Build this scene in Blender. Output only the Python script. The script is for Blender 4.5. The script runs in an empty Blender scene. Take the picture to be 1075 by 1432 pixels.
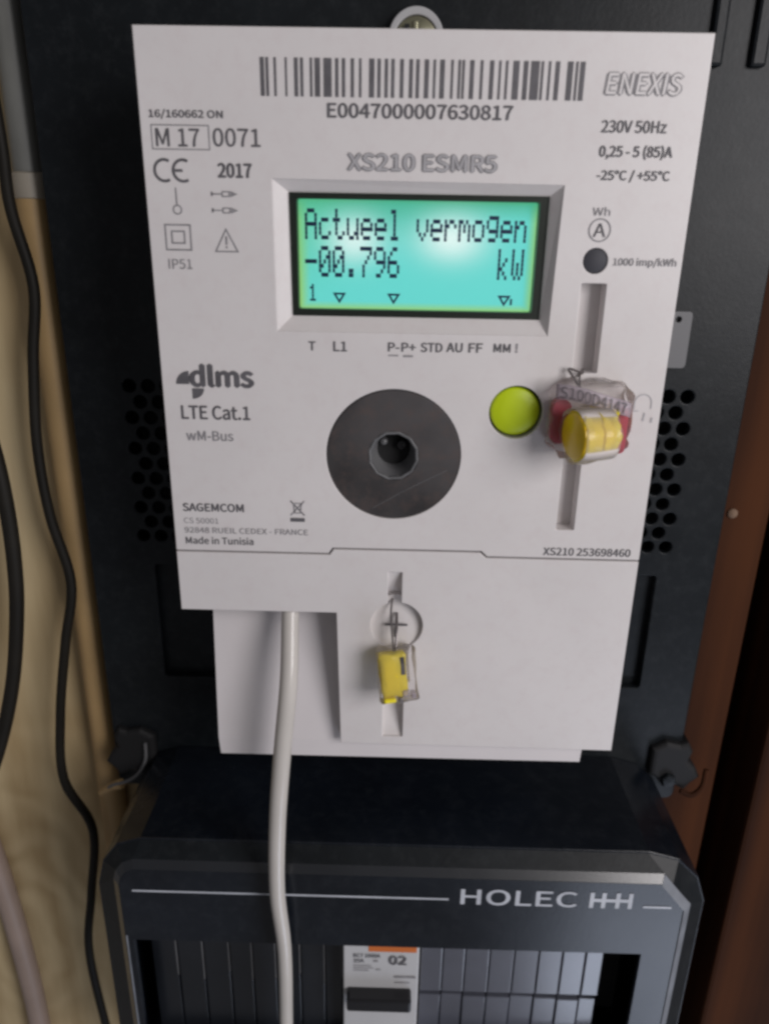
import bpy, bmesh, math, random
from mathutils import Vector, Matrix

random.seed(7)
sc = bpy.context.scene
col = sc.collection

# All sizes below are millimetres measured on the meter: x to the right and y downwards from the
# top left corner of its front, d = depth into the wall (negative = towards the viewer).
def V(x, y, d):
    return Vector(((x - 62.5) / 1000.0, d / 1000.0, (200.0 - y) / 1000.0))

# ------------------------------------------------------------------ camera, world, lights, exposure
cam_d = bpy.data.cameras.new("camera")
cam = bpy.data.objects.new("camera", cam_d)
col.objects.link(cam)
right = Vector((0.99968, 0.018925, 0.01669))
down = Vector((0.022186, -0.344125, -0.938662))
fwd = Vector((-0.012021, 0.938733, -0.344435))
m = Matrix((right, -down, -fwd)).transposed().to_4x4()
m.translation = V(58.657, 41.95, -186.83)
cam.matrix_world = m
cam_d.sensor_fit = 'VERTICAL'
cam_d.sensor_height = 36.0
cam_d.sensor_width = 27.0
cam_d.lens = 36.0 * 1050.0 / 1432.0
cam_d.clip_start = 0.01
cam_d.clip_end = 50.0
cam_d.dof.use_dof = True
cam_d.dof.focus_distance = 0.205
cam_d.dof.aperture_fstop = 15.0
sc.camera = cam

world = bpy.data.worlds.new("World")
sc.world = world
world.use_nodes = True
bg = world.node_tree.nodes["Background"]
bg.inputs[0].default_value = (0.95, 0.93, 0.97, 1)
bg.inputs[1].default_value = 0.125

def area_light(name, loc, target, sx, sy, power, color):
    l = bpy.data.lights.new(name, 'AREA')
    l.shape = 'RECTANGLE'
    l.size, l.size_y = sx, sy
    l.energy = power
    l.color = color
    o = bpy.data.objects.new(name, l)
    col.objects.link(o)
    o.location = loc
    o.rotation_euler = (Vector(target) - Vector(loc)).to_track_quat('-Z', 'Y').to_euler()
    return o

area_light("window_light", (0.395, -0.455, 0.255), (0.0, 0.0, 0.10), 0.29, 0.36, 2.9, (1.0, 0.96, 0.962))
area_light("room_light", (0.40, -0.47, -0.60), (0.09, 0.0, -0.07), 0.36, 0.36, 1.25, (0.74, 0.82, 1.0))

sc.view_settings.view_transform = 'Standard'
sc.view_settings.look = 'None'
sc.view_settings.exposure = 0.0
sc.view_settings.gamma = 1.0
sc.view_settings.use_curve_mapping = False
sc.render.engine = 'CYCLES'
sc.cycles.filter_width = 2.9
sc.cycles.use_denoising = True
sc.cycles.transparent_max_bounces = 16

# ------------------------------------------------------------------ materials
def new_mat(name):
    mt = bpy.data.materials.new(name)
    mt.use_nodes = True
    nt = mt.node_tree
    return mt, nt, nt.nodes["Principled BSDF"]

def plastic(name, color, rough=0.45, metallic=0.0, spec=0.5, vary=0.06, scale=40.0, bump=0.02,
            bscale=900.0, dust=None, dust_amt=0.0):
    """Principled surface with mottled colour, uneven gloss, a fine grain and optional dust."""
    mt, nt, b = new_mat(name)
    N, L = nt.nodes, nt.links
    tc = N.new('ShaderNodeTexCoord')
    n1 = N.new('ShaderNodeTexNoise'); n1.inputs['Scale'].default_value = scale; n1.inputs['Detail'].default_value = 5
    L.new(tc.outputs['Object'], n1.inputs['Vector'])
    mr = N.new('ShaderNodeMapRange')
    mr.inputs['From Min'].default_value = 0.3; mr.inputs['From Max'].default_value = 0.7
    mr.inputs['To Min'].default_value = 1.0 - vary; mr.inputs['To Max'].default_value = 1.0 + vary
    L.new(n1.outputs['Fac'], mr.inputs['Value'])
    mul = N.new('ShaderNodeVectorMath'); mul.operation = 'SCALE'
    mul.inputs[0].default_value = color[:3]
    L.new(mr.outputs[0], mul.inputs['Scale'])
    out = mul.outputs[0]
    if dust:
        n2 = N.new('ShaderNodeTexNoise'); n2.inputs['Scale'].default_value = 220; n2.inputs['Detail'].default_value = 8
        n2.inputs['Roughness'].default_value = 0.75
        L.new(tc.outputs['Object'], n2.inputs['Vector'])
        r2 = N.new('ShaderNodeMapRange'); r2.inputs['From Min'].default_value = 0.48; r2.inputs['From Max'].default_value = 0.72
        r2.inputs['To Min'].default_value = 0.0; r2.inputs['To Max'].default_value = dust_amt
        L.new(n2.outputs['Fac'], r2.inputs['Value'])
        mx = N.new('ShaderNodeMix'); mx.data_type = 'RGBA'
        L.new(r2.outputs[0], mx.inputs['Factor'])
        L.new(out, mx.inputs['A'])
        mx.inputs['B'].default_value = (*dust, 1)
        out = mx.outputs['Result']
    L.new(out, b.inputs['Base Color'])
    rr_ = N.new('ShaderNodeMapRange'); rr_.inputs['To Min'].default_value = max(0.02, rough - 0.08); rr_.inputs['To Max'].default_value = rough + 0.08
    L.new(n1.outputs['Fac'], rr_.inputs['Value'])
    L.new(rr_.outputs[0], b.inputs['Roughness'])
    b.inputs['Metallic'].default_value = metallic
    b.inputs['Specular IOR Level'].default_value = spec
    if bump:
        nb = N.new('ShaderNodeTexNoise'); nb.inputs['Scale'].default_value = bscale; nb.inputs['Detail'].default_value = 3
        L.new(tc.outputs['Object'], nb.inputs['Vector'])
        bp = N.new('ShaderNodeBump'); bp.inputs['Strength'].default_value = bump * 5; bp.inputs['Distance'].default_value = 0.0002
        L.new(nb.outputs['Fac'], bp.inputs['Height'])
        L.new(bp.outputs[0], b.inputs['Normal'])
    return mt

def wood(name, c1, c2, rough, ringscale, stretch=0.06, knot=None):
    mt, nt, b = new_mat(name)
    N, L = nt.nodes, nt.links
    tc = N.new('ShaderNodeTexCoord')
    mp = N.new('ShaderNodeMapping'); mp.inputs['Scale'].default_value = (1.0, 1.0, stretch)
    L.new(tc.outputs['Object'], mp.inputs['Vector'])
    nz = N.new('ShaderNodeTexNoise'); nz.inputs['Scale'].default_value = 9; nz.inputs['Detail'].default_value = 3
    L.new(mp.outputs[0], nz.inputs['Vector'])
    sub = N.new('ShaderNodeVectorMath'); sub.operation = 'SCALE'; sub.inputs['Scale'].default_value = 0.12
    L.new(nz.outputs['Color'], sub.inputs[0])
    ad = N.new('ShaderNodeVectorMath'); ad.operation = 'ADD'
    L.new(mp.outputs[0], ad.inputs[0]); L.new(sub.outputs[0], ad.inputs[1])
    wv = N.new('ShaderNodeTexWave'); wv.wave_type = 'RINGS'; wv.rings_direction = 'Z'
    wv.inputs['Scale'].default_value = ringscale; wv.inputs['Distortion'].default_value = 3.0
    wv.inputs['Detail'].default_value = 3; wv.inputs['Detail Scale'].default_value = 2
    L.new(ad.outputs[0], wv.inputs['Vector'])
    fn = N.new('ShaderNodeTexNoise'); fn.inputs['Scale'].default_value = 260; fn.inputs['Detail'].default_value = 6
    L.new(mp.outputs[0], fn.inputs['Vector'])
    big = N.new('ShaderNodeTexNoise'); big.inputs['Scale'].default_value = 14; big.inputs['Detail'].default_value = 2
    L.new(tc.outputs['Object'], big.inputs['Vector'])
    m1 = N.new('ShaderNodeMath'); m1.operation = 'MULTIPLY_ADD'; m1.inputs[1].default_value = 0.45
    wm = N.new('ShaderNodeMath'); wm.operation = 'MULTIPLY'; wm.inputs[1].default_value = 0.38; L.new(wv.outputs['Fac'], wm.inputs[0])
    L.new(fn.outputs['Fac'], m1.inputs[0]); L.new(wm.outputs[0], m1.inputs[2])
    m2 = N.new('ShaderNodeMath'); m2.operation = 'MULTIPLY_ADD'; m2.inputs[1].default_value = 0.7
    L.new(big.outputs['Fac'], m2.inputs[0]); L.new(m1.outputs[0], m2.inputs[2])
    if knot:
        ks = N.new('ShaderNodeVectorMath'); ks.operation = 'SUBTRACT'; ks.inputs[1].default_value = knot
        L.new(tc.outputs['Object'], ks.inputs[0])
        kw = N.new('ShaderNodeVectorMath'); kw.operation = 'MULTIPLY'; kw.inputs[1].default_value = (1.0, 0.0, 0.62)
        L.new(ks.outputs[0], kw.inputs[0])
        kn = N.new('ShaderNodeTexNoise'); kn.inputs['Scale'].default_value = 30
        L.new(tc.outputs['Object'], kn.inputs['Vector'])
        ka = N.new('ShaderNodeVectorMath'); ka.operation = 'MULTIPLY_ADD'; ka.inputs[1].default_value = (0.03, 0.0, 0.03)
        L.new(kn.outputs['Color'], ka.inputs[0]); L.new(kw.outputs[0], ka.inputs[2])
        kr = N.new('ShaderNodeTexWave'); kr.wave_type = 'RINGS'; kr.rings_direction = 'SPHERICAL'; kr.inputs['Scale'].default_value = 26; kr.inputs['Distortion'].default_value = 1.5
        L.new(ka.outputs[0], kr.inputs['Vector'])
        kl = N.new('ShaderNodeVectorMath'); kl.operation = 'LENGTH'; L.new(kw.outputs[0], kl.inputs[0])
        km = N.new('ShaderNodeMapRange'); km.inputs['From Min'].default_value = 0.012; km.inputs['From Max'].default_value = 0.075
        km.inputs['To Min'].default_value = 0.30; km.inputs['To Max'].default_value = 0.0
        L.new(kl.outputs['Value'], km.inputs['Value'])
        kx = N.new('ShaderNodeMath'); kx.operation = 'MULTIPLY'; L.new(kr.outputs['Fac'], kx.inputs[0]); L.new(km.outputs[0], kx.inputs[1])
        kp = N.new('ShaderNodeMath'); kp.operation = 'ADD'; L.new(kx.outputs[0], kp.inputs[0]); L.new(m2.outputs[0], kp.inputs[1])
        m2 = kp
    rp = N.new('ShaderNodeValToRGB')
    rp.color_ramp.elements[0].position = 0.35; rp.color_ramp.elements[0].color = (*c1, 1)
    rp.color_ramp.elements[1].position = 1.0; rp.color_ramp.elements[1].color = (*c2, 1)
    mm = N.new('ShaderNodeMath'); mm.operation = 'MULTIPLY'; mm.inputs[1].default_value = 0.85
    L.new(m2.outputs[0], mm.inputs[0])
    L.new(mm.outputs[0], rp.inputs['Fac'])
    L.new(rp.outputs[0], b.inputs['Base Color'])
    b.inputs['Roughness'].default_value = rough
    b.inputs['Specular IOR Level'].default_value = 0.15
    bp = N.new('ShaderNodeBump'); bp.inputs['Strength'].default_value = 0.15; bp.inputs['Distance'].default_value = 0.0005
    L.new(mm.outputs[0], bp.inputs['Height']); L.new(bp.outputs[0], b.inputs['Normal'])
    return mt

def clear(name, tint, body, amount, rough=0.15):
    """Clear moulded plastic: mostly see-through, partly milky, with a gloss coat."""
    mt, nt, b = new_mat(name)
    N, L = nt.nodes, nt.links
    b.inputs['Base Color'].default_value = (*body, 1)
    b.inputs['Roughness'].default_value = rough
    tr = N.new('ShaderNodeBsdfTransparent'); tr.inputs[0].default_value = (*tint, 1)
    fr = N.new('ShaderNodeFresnel'); fr.inputs[0].default_value = 1.25
    ad = N.new('ShaderNodeMath'); ad.operation = 'ADD'; ad.use_clamp = True; ad.inputs[1].default_value = amount
    L.new(fr.outputs[0], ad.inputs[0])
    mx = N.new('ShaderNodeMixShader')
    L.new(ad.outputs[0], mx.inputs[0]); L.new(tr.outputs[0], mx.inputs[1]); L.new(b.outputs[0], mx.inputs[2])
    L.new(mx.outputs[0], N["Material Output"].inputs['Surface'])
    return mt

def lcd_material():
    """Backlit liquid crystal: even cyan light, two lamps behind the upper edge, greener at the rim."""
    mt, nt, b = new_mat("lcd_backlight")
    N, L = nt.nodes, nt.links
    tc = N.new('ShaderNodeTexCoord')
    sp = N.new('ShaderNodeSeparateXYZ'); L.new(tc.outputs['Generated'], sp.inputs[0])
    def math_(op, a, c, clamp=False):
        n = N.new('ShaderNodeMath'); n.operation = op; n.use_clamp = clamp
        for i, v in enumerate((a, c)):
            if v is None: continue
            if isinstance(v, (int, float)): n.inputs[i].default_value = v
            else: L.new(v, n.inputs[i])
        return n.outputs[0]
    X, Z = sp.outputs['X'], sp.outputs['Z']
    def blob(cx, cz, wx, wz):
        a = math_('DIVIDE', math_('SUBTRACT', X, cx), wx); c = math_('DIVIDE', math_('SUBTRACT', Z, cz), wz)
        r2 = math_('ADD', math_('MULTIPLY', a, a), math_('MULTIPLY', c, c))
        return math_('POWER', 2.718, math_('MULTIPLY', r2, -1.0))
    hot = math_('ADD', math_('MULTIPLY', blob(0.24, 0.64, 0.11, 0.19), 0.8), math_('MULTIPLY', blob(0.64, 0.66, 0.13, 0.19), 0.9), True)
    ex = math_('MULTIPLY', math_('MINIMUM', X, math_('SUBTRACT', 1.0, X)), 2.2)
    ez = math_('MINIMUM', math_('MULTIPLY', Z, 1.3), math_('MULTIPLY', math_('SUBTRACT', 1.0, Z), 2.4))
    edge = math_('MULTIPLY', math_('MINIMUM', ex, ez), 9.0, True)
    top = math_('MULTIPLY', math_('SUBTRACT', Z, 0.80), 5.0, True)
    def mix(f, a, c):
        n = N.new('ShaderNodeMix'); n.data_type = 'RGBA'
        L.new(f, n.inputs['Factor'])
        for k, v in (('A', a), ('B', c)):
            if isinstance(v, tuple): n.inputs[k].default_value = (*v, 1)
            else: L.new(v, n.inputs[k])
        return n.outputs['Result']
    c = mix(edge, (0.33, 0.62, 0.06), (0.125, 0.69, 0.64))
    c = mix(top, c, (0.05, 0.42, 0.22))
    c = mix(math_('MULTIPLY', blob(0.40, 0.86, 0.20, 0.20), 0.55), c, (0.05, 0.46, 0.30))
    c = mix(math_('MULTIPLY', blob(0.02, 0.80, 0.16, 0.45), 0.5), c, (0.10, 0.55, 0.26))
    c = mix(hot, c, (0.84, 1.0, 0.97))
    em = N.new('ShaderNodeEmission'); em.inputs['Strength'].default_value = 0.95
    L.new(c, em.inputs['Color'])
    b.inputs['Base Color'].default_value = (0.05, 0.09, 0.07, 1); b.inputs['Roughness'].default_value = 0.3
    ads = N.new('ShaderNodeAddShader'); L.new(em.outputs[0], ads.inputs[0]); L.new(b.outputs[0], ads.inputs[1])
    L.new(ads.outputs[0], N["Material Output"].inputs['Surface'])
    return mt

M = {
    'white': plastic("white_plastic", (0.70, 0.668, 0.662), 0.38, vary=0.045, scale=22, bump=0.014, dust=(0.58, 0.49, 0.49), dust_amt=0.22),
    'white2': plastic("white_terminal_plastic", (0.68, 0.645, 0.65), 0.5, vary=0.04, scale=26, bump=0.012),
    'print': plastic("dark_grey_ink", (0.108, 0.103, 0.112), 0.6, vary=0.18, scale=300, bump=0),
    'print_mid': plastic("mid_grey_ink", (0.26, 0.25, 0.262), 0.6, vary=0.22, scale=400, bump=0),
    'print_light': plastic("light_grey_ink", (0.42, 0.41, 0.425), 0.6, vary=0.1, scale=400, bump=0),
    'seam': plastic("seam_shadow_gap", (0.05, 0.045, 0.05), 0.7, bump=0),
    'black': plastic("black_plastic", (0.0072, 0.0092, 0.0112), 0.40, spec=0.24, vary=0.3, scale=30, bump=0.03, dust=(0.055, 0.060, 0.064), dust_amt=0.2),
    'blackin': plastic("black_inside", (0.006, 0.006, 0.007), 0.7, bump=0),
    'lcdframe': plastic("lcd_frame_green_lit", (0.012, 0.020, 0.012), 0.35, bump=0),  # black frame, the screen's green glow tinted into its base colour
    'lcdink': plastic("lcd_dark_segment", (0.004, 0.030, 0.105), 0.5, bump=0),
    'box': plastic("blue_black_plastic", (0.0068, 0.0092, 0.0140), 0.25, spec=0.5, vary=0.3, scale=24, bump=0.02, dust=(0.062, 0.068, 0.078), dust_amt=0.15),
    'boxedge': plastic("polished_edge", (0.009, 0.011, 0.015), 0.27, spec=0.9, vary=0.15, scale=30, bump=0.01),
    'portwall': plastic("port_wall_grey", (0.15, 0.15, 0.155), 0.5, bump=0),
    'boxprint': plastic("silver_ink", (0.52, 0.54, 0.59), 0.45, vary=0.12, scale=120, bump=0),
    'trim': plastic("worn_silver_trim", (0.21, 0.225, 0.255), 0.5, vary=0.25, scale=90, bump=0.02),
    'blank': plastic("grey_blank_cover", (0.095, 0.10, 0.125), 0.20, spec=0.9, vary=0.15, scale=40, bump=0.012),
    'blankshade': plastic("shaded_blank_cover", (0.012, 0.014, 0.018), 0.24, spec=0.6, vary=0.2, scale=40, bump=0.012),  # same covers as the grey ones, shade on the left put into the colour
    'metal': plastic("dull_steel", (0.085, 0.079, 0.080), 0.36, metallic=0.35, vary=0.5, scale=32, bump=0.015, bscale=300, dust=(0.13, 0.095, 0.085), dust_amt=0.7),
    'portrim': plastic("port_rim_grey", (0.13, 0.13, 0.135), 0.45, vary=0.2, scale=200, bump=0),
    'green': plastic("lime_button", (0.52, 0.66, 0.006), 0.4, vary=0.04, scale=60, bump=0.01),
    'led': plastic("led_smoked_lens", (0.055, 0.055, 0.065), 0.6, spec=0.3, bump=0),
    'tab': plastic("grey_tab", (0.42, 0.42, 0.43), 0.5, bump=0.01),
    'tag': plastic("grey_tag", (0.13, 0.13, 0.135), 0.5, bump=0.01),
    'dimscrew': plastic("dull_screw_paint", (0.20, 0.13, 0.09), 0.7, spec=0.2, bump=0.01),
    'brass': plastic("zinc_screw", (0.30, 0.29, 0.20), 0.4, metallic=0.8, vary=0.2, scale=300, bump=0.02),
    'yellow': plastic("yellow_seal_plastic", (0.86, 0.57, 0.004), 0.3, vary=0.1, scale=120, bump=0.01),
    'yellow2': plastic("lemon_seal_plastic", (0.90, 0.76, 0.015), 0.4, vary=0.15, scale=200, bump=0.01),
    'yellow_t': clear("translucent_yellow", (0.96, 0.88, 0.22), (0.95, 0.79, 0.025), 0.6, 0.2),
    'red': plastic("red_seal_plastic", (0.42, 0.02, 0.05), 0.35, bump=0.01),
    'clear': clear("clear_seal_plastic", (0.985, 0.98, 0.985), (0.82, 0.78, 0.79), 0.07, 0.08),
    'milky': clear("milky_seal_band", (0.95, 0.92, 0.95), (0.55, 0.49, 0.54), 0.45, 0.3),
    'wire': plastic("seal_wire", (0.22, 0.20, 0.20), 0.35, metallic=0.7, bump=0),
    'cable_w': plastic("white_cable_sheath", (0.57, 0.54, 0.505), 0.22, vary=0.05, scale=50, bump=0.01),
    'cable_b': plastic("black_cable_sheath", (0.014, 0.012, 0.009), 0.6, spec=0.25, vary=0.2, scale=60, bump=0.01),
    'pvc_grey': plastic("grey_pvc", (0.24, 0.24, 0.22), 0.45, vary=0.12, scale=40, bump=0.01),
    'pvc_sleeve': plastic("pale_grey_pvc", (0.46, 0.41, 0.33), 0.45, vary=0.15, scale=60, bump=0.01),
    'pvc_tan': plastic("yellowed_pvc", (0.50, 0.33, 0.15), 0.5, vary=0.16, scale=28, bump=0.01),
    'conduit': plastic("pinkish_grey_cable", (0.38, 0.285, 0.235), 0.5, vary=0.12, scale=40, bump=0.01),
    'breaker': plastic("breaker_white", (0.55, 0.55, 0.56), 0.4, vary=0.05, scale=40, bump=0.01),
    'orange': plastic("orange_label", (0.62, 0.16, 0.03), 0.5, bump=0),
    'handle': plastic("black_handle", (0.012, 0.012, 0.014), 0.35, bump=0.01),
    'dust': plastic("white_fleck", (0.6, 0.6, 0.6), 0.7, bump=0),
    'pine': wood("pine_board", (0.71, 0.565, 0.335), (0.45, 0.325, 0.17), 0.6, 16.0, 0.16, (0.036, -0.018, 0.318)),
    'brown': wood("brown_stained_wood", (0.082, 0.027, 0.009), (0.024, 0.0085, 0.004), 0.8, 12.0, 0.03),
    'lcd': lcd_material(),
}
# clear display window: see-through pane with a plain gloss reflection
gm, gnt, gb = new_mat("display_window")
gtr = gnt.nodes.new('ShaderNodeBsdfTransparent'); ggl = gnt.nodes.new('ShaderNodeBsdfGlossy'); ggl.inputs['Roughness'].default_value = 0.06
gfr = gnt.nodes.new('ShaderNodeFresnel'); gfr.inputs[0].default_value = 1.4
gmx = gnt.nodes.new('ShaderNodeMixShader')
gnt.links.new(gfr.outputs[0], gmx.inputs[0]); gnt.links.new(gtr.outputs[0], gmx.inputs[1]); gnt.links.new(ggl.outputs[0], gmx.inputs[2])
gnt.links.new(gmx.outputs[0], gnt.nodes["Material Output"].inputs['Surface'])
M['window'] = gm
for k_ in ('boxedge', 'blank'):
    b_ = M[k_].node_tree.nodes['Principled BSDF']
    b_.inputs['Coat Weight'].default_value = 0.7 if k_ == 'blank' else 0.3; b_.inputs['Coat Roughness'].default_value = 0.22

# ------------------------------------------------------------------ builders
BASE = {}
try:      # plain sans serif that ships with Blender itself; the built-in face otherwise
    import os
    FACE = bpy.data.fonts.load(os.path.join(bpy.utils.system_resource('DATAFILES', path='fonts'), 'Noto Sans CJK Regular.woff2'))
except Exception:
    FACE = None

def thing(name, base, label, cat, group=None):
    o = bpy.data.objects.new(name, None)
    o.empty_display_size = 0.01
    col.objects.link(o)
    o.location = V(*base)
    BASE[o] = V(*base)
    o['label'] = label; o['category'] = cat
    if group: o['group'] = group
    return o

def mk(name, verts, faces, mat, parent=None, smooth=False, base=None):
    """One mesh object from points in (x, y, d) millimetres."""
    org = BASE[parent] if parent is not None else (V(*base) if base else Vector((0, 0, 0)))
    me = bpy.data.meshes.new(name)
    me.from_pydata([V(*v) - org for v in verts], [], faces)
    bm = bmesh.new(); bm.from_mesh(me)
    bmesh.ops.recalc_face_normals(bm, faces=bm.faces)
    bm.to_mesh(me); bm.free()
    if smooth:
        for p in me.polygons: p.use_smooth = True
        try: me.set_sharp_from_angle(angle=math.radians(40))
        except Exception: pass
    me.materials.append(M[mat])
    o = bpy.data.objects.new(name, me)
    col.objects.link(o)
    if parent is not None: o.parent = parent
    else: o.location = org
    BASE[o] = org
    return o

def tag(o, label, cat, group=None):
    o['label'] = label; o['category'] = cat
    if group: o['group'] = group
    return o

def rr(x0, y0, x1, y1, r=1.0, n=4):
    """Rounded rectangle outline."""
    pts = []
    for cx, cy, a0 in ((x1 - r, y0 + r, -90), (x1 - r, y1 - r, 0), (x0 + r, y1 - r, 90), (x0 + r, y0 + r, 180)):
        for i in range(n + 1):
            a = math.radians(a0 + 90.0 * i / n)
            pts.append((cx + r * math.cos(a), cy + r * math.sin(a)))
    return pts

def circ(cx, cy, r, n=40, ry=None, a0=0.0):
    return [(cx + r * math.cos(a0 + 2 * math.pi * i / n), cy + (ry or r) * math.sin(a0 + 2 * math.pi * i / n)) for i in range(n)]

def area2(p):
    return sum(p[i][0] * p[(i + 1) % len(p)][1] - p[(i + 1) % len(p)][0] * p[i][1] for i in range(len(p)))

def plate_data(outline, holes, d0, d1, bevel=0.0):
    """Flat plate with holes between depths d0 (front) and d1, edges rounded by bevel."""
    cu = bpy.data.curves.new("tmp", 'CURVE')
    cu.dimensions = '2D'; cu.fill_mode = 'BOTH'
    th = (d1 - d0)
    cu.extrude = max(th / 2 - bevel, 0.0)
    cu.bevel_depth = bevel; cu.bevel_resolution = 2
    cu.offset = -bevel
    for k, poly in enumerate([outline] + list(holes)):
        poly = [(x, -y) for x, y in poly]
        if (area2(poly) > 0) != (k == 0): poly = poly[::-1]
        s = cu.splines.new('POLY'); s.points.add(len(poly) - 1)
        for q, (x, y) in zip(s.points, poly): q.co = (x, y, 0, 1)
        s.use_cyclic_u = True
    ob = bpy.data.objects.new("tmp", cu); col.objects.link(ob)
    dg = bpy.context.evaluated_depsgraph_get()
    me = bpy.data.meshes.new_from_object(ob.evaluated_get(dg))
    vs = [(v.co.x, -v.co.y, (d0 + d1) / 2 - v.co.z) for v in me.vertices]
    fs = [tuple(p.vertices) for p in me.polygons]
    bpy.data.objects.remove(ob); bpy.data.curves.remove(cu); bpy.data.meshes.remove(me)
    return vs, fs

def plate(name, outline, holes, d0, d1, mat, parent=None, bevel=0.0, base=None):
    vs, fs = plate_data(outline, holes, d0, d1, bevel)
    o = mk(name, vs, fs, mat, parent, base=base)
    bm = bmesh.new(); bm.from_mesh(o.data)
    bmesh.ops.remove_doubles(bm, verts=bm.verts, dist=1e-6)
    bmesh.ops.recalc_face_normals(bm, faces=bm.faces)
    bm.to_mesh(o.data); bm.free()
    return o

def sheet(name, polys, d, mat, parent, smooth=False):
    """Flat print: one or more outlines at depth d."""
    vs, fs = [], []
    for k, poly in enumerate(polys):
        b = len(vs); vs += [(x, y, d) for x, y in poly]; fs.append(tuple(range(b, b + len(poly))))
    return mk(name, vs, fs, mat, parent)

def box(name, x0, y0, d0, x1, y1, d1, mat, parent=None, bevel=0.4, base=None, seg=2):
    vs = [(x, y, d) for x in (x0, x1) for y in (y0, y1) for d in (d0, d1)]
    fs = [(0, 1, 3, 2), (4, 6, 7, 5), (0, 4, 5, 1), (2, 3, 7, 6), (0, 2, 6, 4), (1, 5, 7, 3)]
    o = mk(name, vs, fs, mat, parent, base=base)
    if bevel:
        bm = bmesh.new(); bm.from_mesh(o.data)
        bmesh.ops.bevel(bm, geom=list(bm.edges), offset=bevel / 1000.0, segments=seg, affect='EDGES', profile=0.5)
        bmesh.ops.recalc_face_normals(bm, faces=bm.faces)
        bm.to_mesh(o.data); bm.free()
    return o

def lathe(name, cx, cy, prof, mat, parent=None, n=48, smooth=True, base=None, a0=0.0, axis=None, cap=False):
    """Solid of revolution about the depth axis: prof = [(radius, depth), ...]."""
    vs, fs = [], []
    for r, d in prof:
        for i in range(n):
            a = a0 + 2 * math.pi * i / n
            p = (r * math.cos(a), r * math.sin(a), d)
            if axis is not None:
                p = tuple(axis @ Vector(p))
            vs.append((cx + p[0], cy + p[1], p[2]) if axis is None else p)
    for k in range(len(prof) - 1):
        for i in range(n):
            j = (i + 1) % n
            fs.append((k * n + i, k * n + j, (k + 1) * n + j, (k + 1) * n + i))
    if cap and prof[0][0] > 0.02: fs.append(tuple(range(n)))
    if cap and prof[-1][0] > 0.02: fs.append(tuple((len(prof) - 1) * n + i for i in range(n)))
    return mk(name, vs, fs, mat, parent, smooth=smooth, base=base)

def smooth_path(pts, sub=8):
    P = [Vector(p) for p in pts]
    P = [P[0] * 2 - P[1]] + P + [P[-1] * 2 - P[-2]]
    out = []
    for i in range(1, len(P) - 2):
        for s in range(sub):
            t = s / sub
            a, b, c, d = P[i - 1], P[i], P[i + 1], P[i + 2]
            out.append(0.5 * ((2 * b) + (c - a) * t + (2 * a - 5 * b + 4 * c - d) * t * t + (3 * b - a - 3 * c + d) * t ** 3))
    out.append(P[-2])
    return out

def tube(name, pts, r, mat, parent=None, n=14, sub=8, base=None, flat=1.0, closed=False):
    path = smooth_path(pts, sub)
    vs, fs = [], []
    T0 = (path[1] - path[0]).normalized()
    up = Vector((0, 0, 1)) if abs(T0.z) < 0.9 else Vector((1, 0, 0))
    nrm = (up - T0 * up.dot(T0)).normalized()
    for k, p in enumerate(path):
        T = (path[min(k + 1, len(path) - 1)] - path[max(k - 1, 0)]).normalized()
        nrm = (nrm - T * nrm.dot(T)).normalized()
        bn = T.cross(nrm)
        rad = r(k / (len(path) - 1)) if callable(r) else r
        for i in range(n):
            a = 2 * math.pi * i / n
            vs.append(tuple(p + nrm * (rad * flat * math.cos(a)) + bn * (rad * math.sin(a))))
    for k in range(len(path) - 1):
        for i in range(n):
            j = (i + 1) % n
            fs.append((k * n + i, k * n + j, (k + 1) * n + j, (k + 1) * n + i))
    fs.append(tuple(range(n))); fs.append(tuple((len(path) - 1) * n + i for i in range(n)))
    return mk(name, vs, fs, mat, parent, smooth=True, base=base)

def stroke_poly(pts, w, closed=False):
    """A mitred line of width w: list of quads."""
    P = [Vector((x, y)) for x, y in pts]
    n = len(P); L, R = [], []
    for i in range(n):
        a = P[i - 1] if (i > 0 or closed) else None
        c = P[(i + 1) % n] if (i < n - 1 or closed) else None
        t1 = (P[i] - a).normalized() if a is not None else None
        t2 = (c - P[i]).normalized() if c is not None else None
        t1 = t1 or t2; t2 = t2 or t1
        n1 = Vector((-t1.y, t1.x)); n2 = Vector((-t2.y, t2.x))
        mm = (n1 + n2)
        mm = mm.normalized() if mm.length > 1e-6 else n1
        k = (w / 2) / max(mm.dot(n1), 0.35)
        L.append(P[i] + mm * k); R.append(P[i] - mm * k)
    q = []
    for i in range(n if closed else n - 1):
        j = (i + 1) % n
        q.append([tuple(L[i]), tuple(L[j]), tuple(R[j]), tuple(R[i])])
    return q

PD = -0.12      # print lies this far in front of the meter's face

def ink(name, strokes, mat, parent, d=PD):
    """strokes: list of (points, width, closed) or ('fill', points)."""
    polys = []
    for s in strokes:
        if s[0] == 'fill': polys.append(s[1])
        else: polys += stroke_poly(*s)
    return sheet(name, polys, d, mat, parent)

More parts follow.
